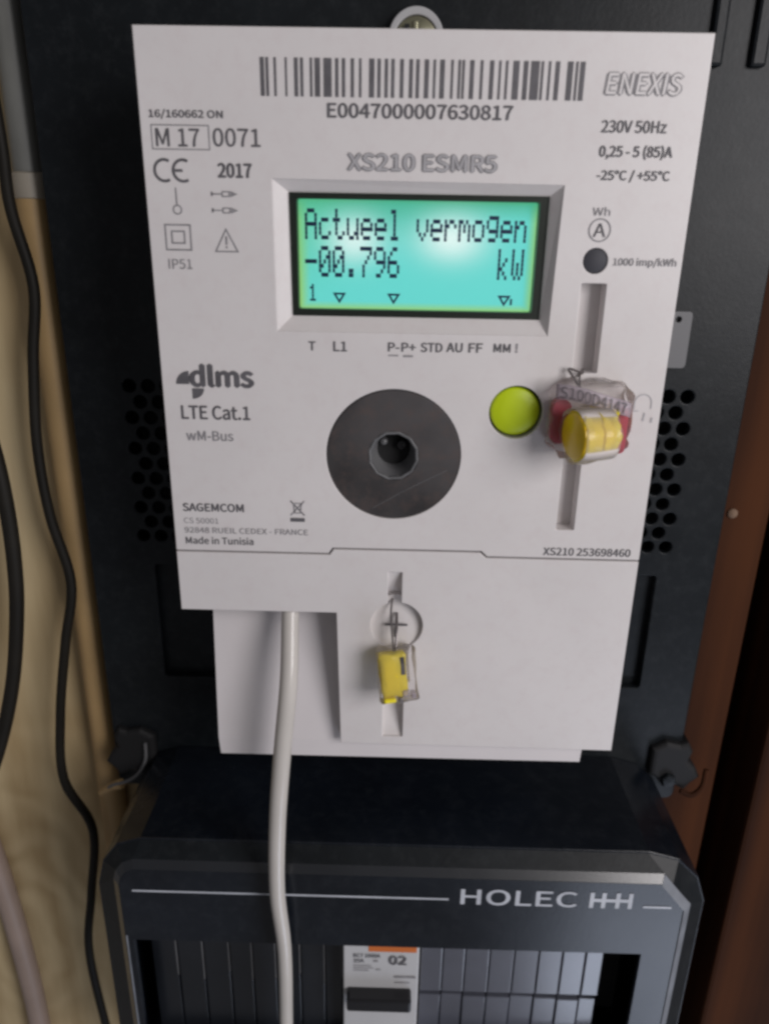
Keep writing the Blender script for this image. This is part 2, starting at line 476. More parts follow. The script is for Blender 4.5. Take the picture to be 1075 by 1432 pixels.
GLYPHS = {}
def glyph_mesh(st, shear):
    """Outlines of a line of lettering, each contour filled with the holes that lie in it."""
    if (st, shear) in GLYPHS: return GLYPHS[(st, shear)]
    cu = bpy.data.curves.new("tmp", 'FONT')
    if FACE: cu.font = FACE
    cu.body = st; cu.size = 1.0; cu.shear = shear; cu.resolution_u = 4
    cu.fill_mode = 'NONE' if hasattr(cu, 'fill_mode') else cu.fill_mode
    ob = bpy.data.objects.new("tmp", cu); col.objects.link(ob)
    me = bpy.data.meshes.new_from_object(ob.evaluated_get(bpy.context.evaluated_depsgraph_get()))
    nxt = {}
    for e in me.edges:
        a, b = e.vertices
        nxt.setdefault(a, []).append(b); nxt.setdefault(b, []).append(a)
    seen, loops = set(), []
    for v0 in range(len(me.vertices)):
        if v0 in seen or v0 not in nxt: continue
        loop, cur = [], v0
        while cur is not None and cur not in seen:
            seen.add(cur); loop.append(cur)
            cand = [q for q in nxt[cur] if q not in seen]
            # outlines are written in order, so keep to the neighbour with the next index
            cur = min(cand, key=lambda q: abs(q - cur)) if cand else None
        loops.append([(me.vertices[q].co.x, me.vertices[q].co.y) for q in loop])
    bpy.data.objects.remove(ob); bpy.data.curves.remove(cu); bpy.data.meshes.remove(me)
    loops = [l for l in loops if len(l) > 2]
    def inside(p, poly):
        c = False
        for k in range(len(poly)):
            (xa, ya), (xb, yb) = poly[k - 1], poly[k]
            if (ya > p[1]) != (yb > p[1]) and p[0] < (xb - xa) * (p[1] - ya) / (yb - ya) + xa: c = not c
        return c
    ar = [area2(l) for l in loops]
    big = max(range(len(loops)), key=lambda k: abs(ar[k]))
    sign = 1 if ar[big] > 0 else -1
    outer = [k for k in range(len(loops)) if ar[k] * sign > 0]
    from mathutils.geometry import tessellate_polygon
    own = {k: [] for k in outer}
    for k in range(len(loops)):
        if k in own: continue
        hosts = [o for o in outer if inside(loops[k][0], loops[o])]
        if hosts: own[min(hosts, key=lambda o: abs(ar[o]))].append(k)
    vs, fs = [], []
    for o in outer:
        rings_ = [loops[o]] + [loops[h] for h in own[o]]
        tri = tessellate_polygon([[Vector((x, y, 0)) for x, y in r] for r in rings_])
        b = len(vs)
        for r in rings_: vs += r
        fs += [tuple(b + q for q in t) for t in tri]
    GLYPHS[(st, shear)] = (vs, fs)
    return vs, fs

def text(name, s, x0, y0, x1, y1, mat, parent, d=PD, bold=0.0, shear=0.0, warp=None):
    """Lettering fitted to the rectangle x0..x1, y0..y1."""
    gv, gf = glyph_mesh(s, shear)
    xs = [v[0] for v in gv]; ys = [v[1] for v in gv]
    ax, bx, ay, by = min(xs), max(xs), min(ys), max(ys)
    vs = []
    for gx, gy in gv:
        u = (gx - ax) / (bx - ax); w = (gy - ay) / (by - ay)
        vs.append(warp(u, w, 0) if warp else (x0 + u * (x1 - x0), y1 - w * (y1 - y0), d))
    fs = list(gf)
    if bold:            # heavier stems: the same letters printed again a hair's breadth aside
        k, vs0 = bold * 1.25 * abs(y1 - y0), list(vs)
        for q, (ox, oy) in enumerate(((-k, 0), (k, 0), (0, -k * 0.7), (0, k * 0.7))):
            b = len(vs)
            f = 0.5 if warp else 1.0
            vs += [(x + ox * f, y + oy * f, z - 0.012 * (q + 1)) for x, y, z in vs0]
            fs += [tuple(b + i for i in t) for t in gf]
    return mk(name, vs, fs, mat, parent)

def arc(cx, cy, r, a0, a1, n=16, ry=None):
    return [(cx + r * math.cos(math.radians(a0 + (a1 - a0) * i / n)), cy + (ry or r) * math.sin(math.radians(a0 + (a1 - a0) * i / n))) for i in range(n + 1)]

# ------------------------------------------------------------------ the setting
def board_panel(name, x0, y0, d0, x1, y1, d1, mat, bev):
    o = box(name, x0, y0, d0, x1, y1, d1, mat, None, bev, base=((x0 + x1) / 2, y1, d1))
    return o

w = board_panel("wall_back", -420, -260, 64, 166, 640, 82, 'pine', 1.0); w['kind'] = 'structure'
wr = board_panel("wall_right", 166.5, -260, 76, 330, 640, 96, 'brown', 1.0); wr['kind'] = 'structure'
box("plank", 167.2, -255, 57, 187.5, 635, 75.5, 'brown', wr, 1.2)
box("plank", 197, -255, 46, 262, 635, 75.5, 'brown', wr, 1.6)
box("plank", 264, -255, 50, 322, 635, 75.5, 'brown', wr, 1.6)

# ------------------------------------------------------------------ pipe and cables on the left
pc = (-53.0, 58.3)
pipe = thing("conduit_pipe", (-53.0, 600, 58.3), "upright plastic pipe, grey above a pale sleeve and yellowed tan below", "pipe")
def vpipe(name, r, y0, y1, mat, hollow=0):
    prof = [(r, y0), (r, y1)]
    vs, fs, n = [], [], 28
    for y, rad in ((y0, r - 0.5), (y0 + 0.4, r), (y1 - 0.4, r), (y1, r - 0.5)):
        for i in range(n):
            a = 2 * math.pi * i / n
            vs.append((pc[0] + rad * math.cos(a), y, pc[1] + rad * math.sin(a)))
    for k in range(3):
        for i in range(n):
            j = (i + 1) % n
            fs.append((k * n + i, k * n + j, (k + 1) * n + j, (k + 1) * n + i))
    fs.append(tuple(range(n))); fs.append(tuple(3 * n + i for i in range(n)))
    return mk(name, vs, fs, mat, pipe, smooth=True)
vpipe("upper_pipe", 4.5, -250, 27, 'pvc_grey')
vpipe("sleeve", 5.3, 25.7, 33.2, 'pvc_sleeve')
vpipe("lower_pipe", 4.9, 32.0, 600, 'pvc_tan')

tag(tube("black_cable", [(-66, -240, 52), (-64, -140, 50), (-61, -60, 50), (-58, -20, 50), (-56.2, 16.7, 50), (-56.2, 35.7, 50), (-52.6, 58, 50), (-55.8, 79.6, 50), (-58.6, 107.5, 50),
      (-57.8, 132.6, 50), (-53.8, 157.9, 50), (-59, 182.3, 50), (-64.9, 213.2, 50), (-67.4, 243, 50), (-59, 267.3, 50),
      (-63.6, 301.3, 50), (-68.4, 333.9, 50), (-66, 382.2, 50), (-62, 440, 51), (-64, 530, 54), (-60, 630, 56)], 1.75, 'cable_b', base=(-60, 630, 56)),
    "thin black cable snaking down beside the meter board over the tan pipe", "cable")
tag(tube("black_cable", [(-260, -180, 56), (-180, -70, 56), (-120, 14, 54), (-90, 62, 50), (-76, 88, 47), (-70.6, 108.8, 45), (-69.4, 131, 45), (-70.2, 151.9, 45), (-72.2, 168.4, 45), (-76.8, 191.7, 45),
      (-83.2, 213.3, 45), (-91.6, 234.6, 45), (-104, 258, 47), (-122, 284, 50), (-170, 340, 55), (-250, 420, 57), (-400, 560, 58)], 2.5, 'cable_b', base=(-400, 560, 58)),
    "thick black cable bulging in from the picture's left edge at mid height", "cable")
tag(tube("grey_cable", [(-250, -200, 58), (-200, -20, 58), (-150, 130, 58), (-121, 225, 58), (-112, 262, 58), (-107, 290, 58), (-103.6, 330, 58), (-102, 360, 58), (-101.5, 388, 58), (-101.5, 450, 58), (-101.5, 630, 58)],
      4.4, 'conduit', base=(-101.5, 630, 58)),
    "pinkish grey sheathed cable low on the pine board at the bottom corner", "cable")

# ------------------------------------------------------------------ black meter board
board = thing("meter_board", (62, 240, 63), "black plastic meter mounting board with round vent holes behind the white meter", "meter board")
outline = rr(-43.5, -60, 166.5, 240, 3.0)
holes = []
for i in range(11):
    y = 87.0 + 5.03 * i
    for x in ((-24.6, -18.7, -12.8, 136.8, 142.7, 148.6) if i % 2 == 0 else (-21.6, -15.7, 139.7, 145.6)):
        holes.append(circ(x + 0.05 * i * (1 if x > 60 else -0.3), y, 2.15, 14))
recess = rr(-22, 147.8, 147.6, 191.8, 1.0)
plate("front_plate", outline, holes + [recess], 45, 48, 'black', board, 0.4)
plate("rim", rr(-43.2, -59.7, 166.2, 239.7, 3.0), [rr(-40, -56.5, 163, 236.5, 2.0)], 48.1, 63.5, 'black', board, 0.2)
plate("recess_panel", rr(-24, 146, 149.5, 193.5, 1.0), [], 48.3, 50.0, 'black', board)
box("backing", -39.8, -56.3, 58, 162.8, 236.3, 60, 'blackin', board, 0)
# raised ribs at the top right of the board and the long edge rib
box("rib", 139.6, -58, 43.0, 143.4, -2, 45.05, 'black', board, 0.9)
box("rib", 150.6, -58, 43.0, 155.0, -2, 45.05, 'black', board, 0.9)
# pale tag with a punched hole
plate("tag", rr(134.0, 61.3, 145.9, 78.0, 1.2), [circ(141.9, 63.6, 0.9, 16)], 43.6, 44.9, 'tag', board, 0.15)
# fixing lugs at the two lower corners
def lug(name, cx, sgn):
    pts = [(-8, -6), (-3, -9), (2, -8), (5, -9), (7, -5), (6, -1), (9, 2), (11, 6), (8, 9), (6, 12), (2, 10), (-2, 11), (-5, 7), (-8, 5)]
    pts = [(cx + sgn * px, 222 + py) for px, py in pts]
    return plate(name, pts, [], 42, 58, 'blackin', board, 1.8)
ll = lug("fixing_lug", -35.5, -1)
lr = lug("fixing_lug", 163.0, 1)
tube("wire_hook", [(-30.5, 218, 41.2), (-30.9, 225, 40.6), (-34.0, 231.0, 40), (-38.8, 234.5, 39.8), (-43.5, 236.2, 40), (-46.2, 238.5, 41)], 0.6, 'tag', ll, n=8)
tube("frayed_end", [(-41.0, 236.5, 41), (-45.5, 239.0, 42), (-50.5, 243.0, 43)], lambda t: 1.9 - 0.8 * t, 'pvc_tan', ll, n=8)
lathe("bolt", 162.0, 228.5, [(0.01, 39.8), (2.3, 40.0), (2.8, 40.6), (2.8, 42.2)], 'black', lr, n=6, smooth=False, a0=0.3)
tube("wire_stub", [(167.0, 233.0, 41.0), (171.0, 234.0, 40.0), (174.5, 230.5, 40.5), (175.6, 224.0, 42)], 1.0, 'brown', lr, n=8)

# ------------------------------------------------------------------ white electricity meter
meter = thing("electricity_meter", (62.5, 191.5, 45), "white smart electricity meter with lit green display and round grey optical port", "electricity meter")
up_out = [(0, 0), (125, 0), (125, 122.75), (84.1, 122.65), (82.5, 121.15), (42.4, 121.15), (41.3, 122.75), (0, 122.75)]
disp_o = [(29.3, 30.0), (95.8, 30.4), (95.0, 64.0), (29.4, 64.0)]
disp_i = [(32.6, 32.6), (93.3, 32.6), (93.2, 60.5), (32.9, 60.5)]
PX, PY, PR = 58.29, 95.07, 17.17
BX, BY, BR = 88.87, 83.04, 6.75
up_holes = [disp_o, circ(PX, PY, PR + 0.15, 72), circ(BX, BY, BR, 48),
            rr(102.0, 51.6, 107.95, 72.8, 0.35, 2), rr(101.9, 92.0, 106.6, 114.5, 0.35, 2), circ(104.69, 46.53, 2.9, 32)]
plate("front_panel", up_out, up_holes, 0, 5.0, 'white', meter, 0.22)
# body behind the front
box("casing", 0.6, 0.6, 9.2, 124.4, 122.4, 34, 'white2', meter, 0.8)
plate("casing_wall", [(0.3, 0.3), (124.7, 0.3), (124.7, 122.3), (0.3, 122.3)], [[(3, 3), (122, 3), (122, 119.6), (3, 119.6)]], 5.05, 9.15, 'white2', meter)
box("base", 3, 3, 34.1, 122, 186, 44.7, 'white2', meter, 0.8)
box("seam_backing", 0.9, 119.8, 5.2, 124.1, 125.6, 8.8, 'seam', meter, 0)
# sloping frame round the display
vs = [(x, y, 0.1) for x, y in disp_o] + [(x, y, 2.6) for x, y in disp_i] + [(x, y, 8.0) for x, y in disp_i]
fs = [(i, (i + 1) % 4, 4 + (i + 1) % 4, 4 + i) for i in range(4)]
bez = mk("display_bezel", vs[:8], fs, 'white', meter)
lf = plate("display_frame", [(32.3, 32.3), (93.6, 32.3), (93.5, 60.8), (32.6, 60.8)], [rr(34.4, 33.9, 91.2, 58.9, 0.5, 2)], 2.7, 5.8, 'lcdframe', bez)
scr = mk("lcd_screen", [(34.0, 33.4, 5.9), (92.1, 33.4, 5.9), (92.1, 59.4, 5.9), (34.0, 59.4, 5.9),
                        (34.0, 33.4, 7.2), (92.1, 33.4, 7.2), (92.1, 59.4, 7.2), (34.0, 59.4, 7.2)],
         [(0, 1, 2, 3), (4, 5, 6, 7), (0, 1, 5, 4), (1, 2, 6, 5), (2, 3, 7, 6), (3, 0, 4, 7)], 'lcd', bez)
plate("display_window", [(32.7, 32.7), (93.2, 32.7), (93.1, 60.4), (33.0, 60.4)], [], 2.1, 2.5, 'window', bez)

FONT = {
 'A': ["01110","10001","10001","11111","10001","10001","10001"], 'c': ["00000","00000","01110","10000","10000","10001","01110"],
 't': ["01000","01000","11100","01000","01000","01001","00110"], 'u': ["00000","00000","10001","10001","10001","10011","01101"],
 'e': ["00000","00000","01110","10001","11111","10000","01110"], 'l': ["01100","00100","00100","00100","00100","00100","01110"],
 'v': ["00000","00000","10001","10001","10001","01010","00100"], 'r': ["00000","00000","10110","11001","10000","10000","10000"],
 'm': ["00000","00000","11010","10101","10101","10001","10001"], 'o': ["00000","00000","01110","10001","10001","10001","01110"],
 'g': ["00000","01111","10001","10001","01111","00001","01110"], 'n': ["00000","00000","10110","11001","10001","10001","10001"],
 '-': ["00000","00000","00000","11111","00000","00000","00000"], '0': ["01110","10001","10011","10101","11001","10001","01110"],
 '.': ["00000","00000","00000","00000","00000","01100","01100"], '7': ["11111","00001","00010","00100","01000","01000","01000"],
 '9': ["01110","10001","10001","01111","00001","00010","01100"], '6': ["00110","01000","10000","11110","10001","10001","01110"],
 'k': ["10000","10000","10010","10100","11000","10100","10010"], 'W': ["10001","10001","10001","10101","10101","10101","01010"],
 '1': ["00100","01100","00100","00100","00100","00100","01110"], ' ': ["00000"] * 7}
def lcd_row(name, s, x0, y0, pitch, pw, ph, colskip=()):
    polys = []
    for k, ch in enumerate(s):
        for r, row in enumerate(FONT[ch]):
            for c, bit in enumerate(row):
                if bit == '1':
                    x = x0 + k * pitch + c * pw; y = y0 + r * ph
                    polys.append([(x - 0.03, y + 0.03), (x + pw + 0.02, y + 0.03), (x + pw + 0.02, y + ph - 0.03), (x - 0.03, y + ph - 0.03)])
    return sheet(name, polys, 5.78, 'lcdink', bez)
lcd_row("lcd_text", "Actueel vermogen", 35.9, 35.9, 3.345, 0.57, 1.0)
lcd_row("lcd_text", "-00.796", 35.8, 44.3, 3.345, 0.57, 1.03)
lcd_row("lcd_unit", "kW", 35.8 + 14 * 3.345, 44.3, 3.345, 0.57, 1.03)
lcd_row("lcd_text", "1", 36.4, 53.2, 3.3, 0.46, 0.58)
for x in (44.1, 57.5, 84.7):
    ink("lcd_marker", [([(x - 1.2, 55.4), (x + 1.2, 55.4), (x, 57.3)], 0.5, True)], 'lcdink', bez, 5.78)
ink("lcd_marker", [([(86.45, 55.9), (86.45, 57.4)], 0.55, False)], 'lcdink', bez, 5.78)

# optical port
port = lathe("optical_port", PX, PY, [(6.35, 5.0), (6.35, 0.4), (6.6, -0.05), (PR - 0.35, -0.05), (PR - 0.05, 0.25), (PR - 0.05, 5.0), (6.35, 5.0)], 'metal', meter, n=90)
ink("scratch", [([(53.2, 109.4), (60.5, 104.9), (66.5, 101.6), (72.3, 98.6)], 0.14, False)], 'portrim', port, -0.10)
lathe("port_rim", PX, PY, [(5.75, 0.9), (5.95, 0.0), (6.3, -0.10), (6.6, 0.1), (6.55, 3.0)], 'portrim', port, n=12, smooth=False, a0=0.2)
lathe("port_wall", PX, PY, [(5.85, 0.5), (4.3, 7.5), (4.2, 7.8)], 'portwall', port, n=30)
lathe("port_floor", PX, PY, [(4.4, 7.4), (0.01, 7.5)], 'blackin', port, n=30)
lathe("port_sensor", PX - 2.6, PY - 2.4, [(0.01, 4.6), (0.8, 5.0), (1.1, 6.0), (1.1, 7.5)], 'portrim', port, n=20)
lathe("port_sensor", PX + 2.2, PY - 1.5, [(0.01, 4.9), (1.2, 5.2), (1.6, 6.2), (1.6, 7.5)], 'handle', port, n=20)
# lime button in its black ring
bt = lathe("push_button", BX, BY, [(0.01, 0.55), (3.0, 0.65), (BR - 1.2, 0.95), (BR - 0.75, 1.25), (BR - 0.55, 1.7), (BR - 0.52, 5.0)], 'green', meter, n=64)
lathe("button_well", BX, BY, [(BR + 0.6, 5.1), (BR - 0.6, 5.1), (BR - 0.6, 6.0), (BR + 0.6, 6.0)], 'blackin', bt, n=48)
# pulse lamp
lathe("pulse_lamp", 104.69, 46.53, [(0.01, 0.1), (2.4, 0.12), (2.75, 0.35), (2.8, 5.0)], 'led', meter, n=40)
# slot floors
box("slot_floor", 101.4, 51.0, 5.05, 108.5, 73.4, 6.0, 'white', meter, 0)
box("slot_floor", 101.3, 91.4, 5.05, 107.2, 115.1, 6.0, 'white', meter, 0)
# hanging tab with its screw
tab = plate("hanging_tab", arc(61.8, -7.2, 7.3, 180, 360, 30) + [(69.1, 8), (54.5, 8)], [circ(61.8, -6.8, 5.7, 36)], 41.5, 44.5, 'tab', meter, 0.4)
lathe("screw", 61.8, -6.8, [(0.01, 40.9), (3.6, 41.2), (5.5, 42.0), (5.5, 44.9)], 'brass', tab, n=32)
box("screw_slot", 58.8, -10.2, 40.7, 60.0, -4.0, 41.5, 'handle', tab, 0)
box("screw_slot", 60.9, -11.0, 40.6, 62.2, -4.0, 41.5, 'brass', tab, 0.3)

# lower terminal cover
lo_out = [(0, 123.25), (41.6, 123.25), (42.7, 121.65), (82.2, 121.65), (83.8, 123.15), (125, 123.25), (125, 184.7), (44.4, 184.3), (43.35, 140.8), (0, 140.8)]
cov_holes = [rr(57.6, 128.0, 61.4, 138.2, 0.3, 2)[:], rr(56.8, 163.0, 62.7, 181.6, 0.3, 2)]
RX, RY, RR_ = 60.2, 144.4, 7.3
keyhole = [(57.6, 128.0), (61.4, 128.0), (61.4, RY - math.sqrt(RR_ ** 2 - (61.4 - RX) ** 2))]
a_s = math.atan2(keyhole[-1][1] - RY, 61.4 - RX); a_e = math.atan2(-math.sqrt(RR_ ** 2 - (57.6 - RX) ** 2), 57.6 - RX) + 2 * math.pi
keyhole += [(RX + RR_ * math.cos(a_s + (a_e - a_s) * i / 40), RY + RR_ * math.sin(a_s + (a_e - a_s) * i / 40)) for i in range(1, 41)]
cov = plate("terminal_cover", lo_out, [keyhole, cov_holes[1]], 0, 5.0, 'white', meter, 0.22)
# bottoms of the seal slots: ramps that deepen towards the middle
def ramp(name, x0, x1, y0, da, y1, db, mat, parent, back=9.0):
    return mk(name, [(x0, y0, da), (x1, y0, da), (x1, y1, db), (x0, y1, db), (x0, y0, back), (x1, y0, back), (x1, y1, back), (x0, y1, back)],
              [(0, 1, 2, 3), (4, 5, 6, 7), (0, 1, 5, 4), (1, 2, 6, 5), (2, 3, 7, 6), (3, 0, 4, 7)], mat, parent)
ramp("slot_ramp", 57.3, 61.7, 127.6, 0.6, 139.5, 6.5, 'white', cov)
ramp("slot_ramp", 56.5, 63.0, 163.0, 7.0, 181.9, 0.9, 'white', cov)
sv = [(RX + (RR_ + 0.6) * math.cos(2 * math.pi * i / 48), RY + (RR_ + 0.6) * math.sin(2 * math.pi * i / 48)) for i in range(48)]
mk("screw_seat", [(x, y, 2.1 - (y - RY) * 0.2) for x, y in sv] + [(x, y, 7.0) for x, y in sv],
   [tuple(range(48)), tuple(range(48, 96))] + [(i, (i + 1) % 48, 48 + (i + 1) % 48, 48 + i) for i in range(48)], 'white', cov)
ink("screw_cross", [([(56.9, 144.6), (63.3, 144.6)], 0.75, False), ([(60.1, 141.7), (60.1, 144.1)], 0.7, False), ([(60.1, 145.1), (60.1, 148.6)], 0.8, False)], 'print', cov, 1.0)
box("cover_wall", 45.0, 141.5, 5.05, 47.5, 183.8, 33.0, 'white2', cov, 0.2)
box("cover_wall", 121.8, 124.0, 5.05, 124.4, 184.2, 33.0, 'white2', cov, 0.2)
# terminal block seen through the cut-out, its face sloping forward to the foot
tb = mk("terminal_block", [(5.2, 123.5, 16), (117.5, 123.5, 16), (117.3, 186, 3.4), (116.9, 191.3, 3.0), (7.5, 191.5, 3.0), (7.0, 186, 3.4),
                           (5.2, 123.5, 34), (117.5, 123.5, 34), (117.5, 191.3, 34), (7.0, 191.5, 34)],
        [(0, 1, 2, 5), (5, 2, 3, 4), (6, 9, 8, 7), (0, 6, 7, 1), (4, 3, 8, 9), (0, 5, 4, 9, 6), (1, 7, 8, 3, 2)], 'white2', meter)

# printing on the face
K = 'print'
bars = [27.43,28.31,28.66,29.26,30.42,30.94,32.87,33.29,34.87,35.68,36.2,36.84,38.31,38.83,39.36,40.52,41.29,43.04,43.84,44.54,45.31,46.01,47.24,47.94,
        49.06,49.58,51.26,52.38,53.08,53.77,54.65,55.35,56.08,56.78,58.0,58.77,59.99,60.76,61.49,62.19,63.31,64.25,65.23,65.75,66.69,67.67,69.06,69.58,
        70.63,71.15,71.5,72.02,73.17,74.07,75.43,76.02,77.48,78.35,79.43,79.91,80.89,81.41,82.52,83.84,84.78,85.75,86.37,88.18,88.59,89.12,90.16,90.68,
        91.65,92.58,94.25,95.46,96.05,96.57,97.02,98.06]
ink("barcode", [('fill', [(bars[i], 5.75), (bars[i + 1], 5.75), (bars[i + 1], 13.25), (bars[i], 13.25)]) for i in range(0, len(bars), 2)], K, meter)
text("serial_number", "E0047000007630817", 42.1, 14.45, 83.0, 17.3, K, meter, bold=0.034)
text("approval_number", "16/160662 ON", 2.2, 16.2, 18.7, 18.1, K, meter, bold=0.03)
ink("year_box", [([(2.5, 19.3), (15.4, 19.3), (15.4, 24.2), (2.5, 24.2)], 0.24, True)], 'print_mid', meter)
text("metrology_mark", "M 17", 3.4, 20.0, 13.2, 23.6, K, meter, bold=0.014)
text("notified_body_number", "0071", 16.3, 19.8, 26.9, 23.5, K, meter, bold=0.014)
ink("conformity_mark", [(arc(4.75, 28.6, 2.25, 300, 60, 20, 2.25), 0.62, False), (arc(9.0, 28.6, 2.25, 300, 60, 20, 2.25), 0.62, False), ([(7.1, 28.6), (8.9, 28.6)], 0.6, False)], K, meter)
text("production_year", "2017", 17.05, 26.95, 24.6, 29.9, K, meter, bold=0.045)
for nm, st, bx4, sh, ring_, fill in (("model_name", "XS210 ESMR5", (46.6, 24.5, 80.1, 27.9), 0.0, 'print_mid', 'print_light'),
                                    ("grid_operator_name", "ENEXIS", (102.9, 7.8, 119.2, 11.9), 0.12, 'print_mid', 'white')):
    t_ = text(nm, st, *bx4, ring_, meter, bold=0.085, shear=sh)
    text("lettering_fill", st, *bx4, fill, t_, d=PD - 0.10, bold=0.012, shear=sh)
text("rating_text", "230V 50Hz", 102.9, 17.0, 117.2, 19.4, K, meter, bold=0.032)
text("rating_text", "0,25 - 5 (85)A", 103.0, 21.9, 119.2, 24.8, K, meter, bold=0.032)
text("rating_text", "-25°C / +55°C", 103.0, 27.0, 119.3, 29.5, K, meter, bold=0.032)
text("unit_text", "Wh", 102.9, 34.8, 106.9, 36.6, 'print_mid', meter, bold=0.01)
ink("circled_a_ring", [(circ(104.92, 39.76, 2.45, 36), 0.32, True)], 'print_mid', meter)
text("circled_a", "A", 103.5, 38.3, 106.3, 41.2, K, meter, bold=0.01)
text("pulse_rate_text", "1000 imp/kWh", 108.9, 45.7, 123.6, 47.9, 'print_mid', meter, bold=0.02)
ink("one_phase_symbol", [([(7.0, 32.2), (7.05, 35.8)], 0.3, False), (circ(7.1, 36.9, 0.95, 20), 0.3, True)], 'print_mid', meter)
for yy, s in ((33.4, 1), (36.9, -1)):
    ink("energy_direction_symbol", [([(15.1, yy), (17.6, yy)], 0.3, False), ([(15.3, yy - 0.5), (15.3, yy + 0.5)], 0.4, False),
        ([(17.7, yy - 0.5), (19.3, yy - 0.5), (19.3, yy + 0.5), (17.7, yy + 0.5)], 0.28, True), ('fill', [(19.6, yy - 0.65), (21.2, yy), (19.6, yy + 0.65)])], 'print_mid', meter)
ink("double_insulation_symbol", [([(3.9, 40.2), (9.75, 40.2), (9.75, 45.7), (3.9, 45.7)], 0.36, True), ([(5.35, 41.6), (8.3, 41.6), (8.3, 44.2), (5.35, 44.2)], 0.36, True)], 'print_mid', meter)
ink("warning_symbol", [([(18.1, 41.0), (20.7, 45.9), (15.5, 45.9)], 0.32, True), ([(18.1, 42.5), (18.1, 44.4)], 0.42, False), ([(18.1, 44.7), (18.1, 45.2)], 0.42, False)], 'print_mid', meter)
text("protection_text", "IP51", 4.1, 47.8, 9.65, 50.0, 'print_mid', meter, bold=0.01)
for s, x0, y0, x1, y1 in (("T", 37.0, 66.4, 38.6, 68.5), ("L1", 43.1, 66.3, 46.3, 68.6), ("P-", 56.5, 66.3, 59.2, 68.4), ("P+", 59.8, 66.3, 63.2, 68.4), ("STD", 64.5, 66.2, 69.7, 68.4),
                          ("AU", 70.8, 66.1, 74.6, 68.3), ("FF", 76.2, 66.1, 79.5, 68.3), ("MM", 82.3, 66.1, 86.3, 68.1), ("!", 87.6, 66.0, 88.1, 68.1)):
    text("display_legend", s, x0, y0, x1, y1, K if s != "!" else 'print_mid', meter, bold=0.03)
ink("legend_underline", [([(56.6, 69.4), (59.0, 69.4)], 0.35, False), ([(60.2, 69.5), (62.6, 69.5)], 0.5, False)], 'print_mid', meter)
text("protocol_logo_text", "dlms", 7.3, 72.6, 22.8, 78.0, K, meter, bold=0.058)
ink("protocol_logo_mark", [('fill', [(6.6, 77.5)] + arc(6.9, 77.5, 3.3, 180, 270, 12) + [(6.9, 77.5)]), ('fill', [(7.5, 78.5)] + [(10.5, 78.5)] + arc(7.5, 78.5, 3.0, 0, 90, 12, 2.7))], K, meter)
text("modem_text", "LTE Cat.1", 4.4, 82.9, 21.7, 86.4, K, meter, bold=0.028)
text("radio_text", "wM-Bus", 5.2, 89.5, 17.2, 92.0, 'print_mid', meter, bold=0.02)
text("maker_name", "SAGEMCOM", 2.8, 109.2, 18.9, 111.4, K, meter, bold=0.035)
text("maker_address", "CS 50001", 2.8, 113.3, 12.0, 114.9, 'print_mid', meter)
text("maker_address", "92848 RUEIL CEDEX - FRANCE", 2.8, 116.0, 35.9, 117.6, 'print_mid', meter, bold=0.01)
text("origin_text", "Made in Tunisia", 2.9, 118.7, 21.1, 120.8, K, meter, bold=0.02)
ink("waste_symbol", [([(31.4, 107.9), (35.1, 112.0)], 0.32, False), ('fill', [(31.3, 112.7), (35.1, 112.7), (35.1, 113.8), (31.3, 113.8)])], K, meter)
ink("waste_symbol", [([(35.1, 107.9), (31.4, 112.0)], 0.32, False), ([(32.2, 108.6), (34.3, 108.6), (34.0, 111.3), (32.5, 111.3)], 0.3, True)], 'print_mid', meter, PD - 0.03)
text("part_number", "XS210 253698460", 99.2, 119.6, 122.4, 121.8, K, meter, bold=0.02)
ink("padlock_symbol", [(arc(120.3, 79.9, 2.1, 180, 360, 14), 0.3, False), ([(118.2, 79.9), (118.2, 81.6)], 0.3, False), ([(116.9, 85.0), (117.3, 82.0), (119.4, 82.0)], 0.3, False),
                        ([(122.4, 79.9), (122.4, 81.4)], 0.3, False), ([(121.0, 82.4), (120.8, 84.6)], 0.45, False), ([(123.0, 83.6), (122.9, 84.9)], 0.5, False)], 'print_light', meter)

# ------------------------------------------------------------------ seals
def crumple(o, amp, freq, cuts=3):
    bm = bmesh.new(); bm.from_mesh(o.data)
    bmesh.ops.triangulate(bm, faces=[f for f in bm.faces if len(f.verts) > 4])
    bmesh.ops.subdivide_edges(bm, edges=[e for e in bm.edges if e.calc_length() > 0.0025], cuts=cuts, use_grid_fill=True)
    for v in bm.verts:
        x, y, z = v.co * (freq * 3.0)
        v.co += Vector((math.sin(1.3 * y + 2.1 * z + 0.7) + 0.6 * math.sin(2.9 * z - 1.7 * x),
                        math.sin(1.7 * x - 1.2 * z + 1.9) + 0.6 * math.sin(2.3 * y + 1.1 * x),
                        math.sin(1.5 * x + 1.9 * y + 4.1) + 0.6 * math.sin(3.1 * x - 1.3 * z))) * (amp * 0.28 / 1000.0)
    bm.normal_update(); bm.to_mesh(o.data); bm.free()
    for p in o.data.polygons: p.use_smooth = True
    return o

s1 = thing("seal", (105, 93, -3), "clear barrel seal with red bands and yellow barrel in the slot beside lime button", "seal")
# clear housing
hv, hf = plate_data(rr(96.6, 74.0, 116.2, 92.6, 4.5, 6), [], -6.5, -0.4, 0.6)
crumple(mk("clear_housing", hv, hf, 'clear', s1), 1.5, 160)
plate("red_band", rr(97.0, 78.6, 101.6, 89.6, 2.0, 5), [], -5.2, -1.2, 'red', s1, 0.3)
plate("red_band", rr(113.0, 80.4, 115.7, 91.8, 1.3, 5), [], -5.2, -1.2, 'red', s1, 0.3)
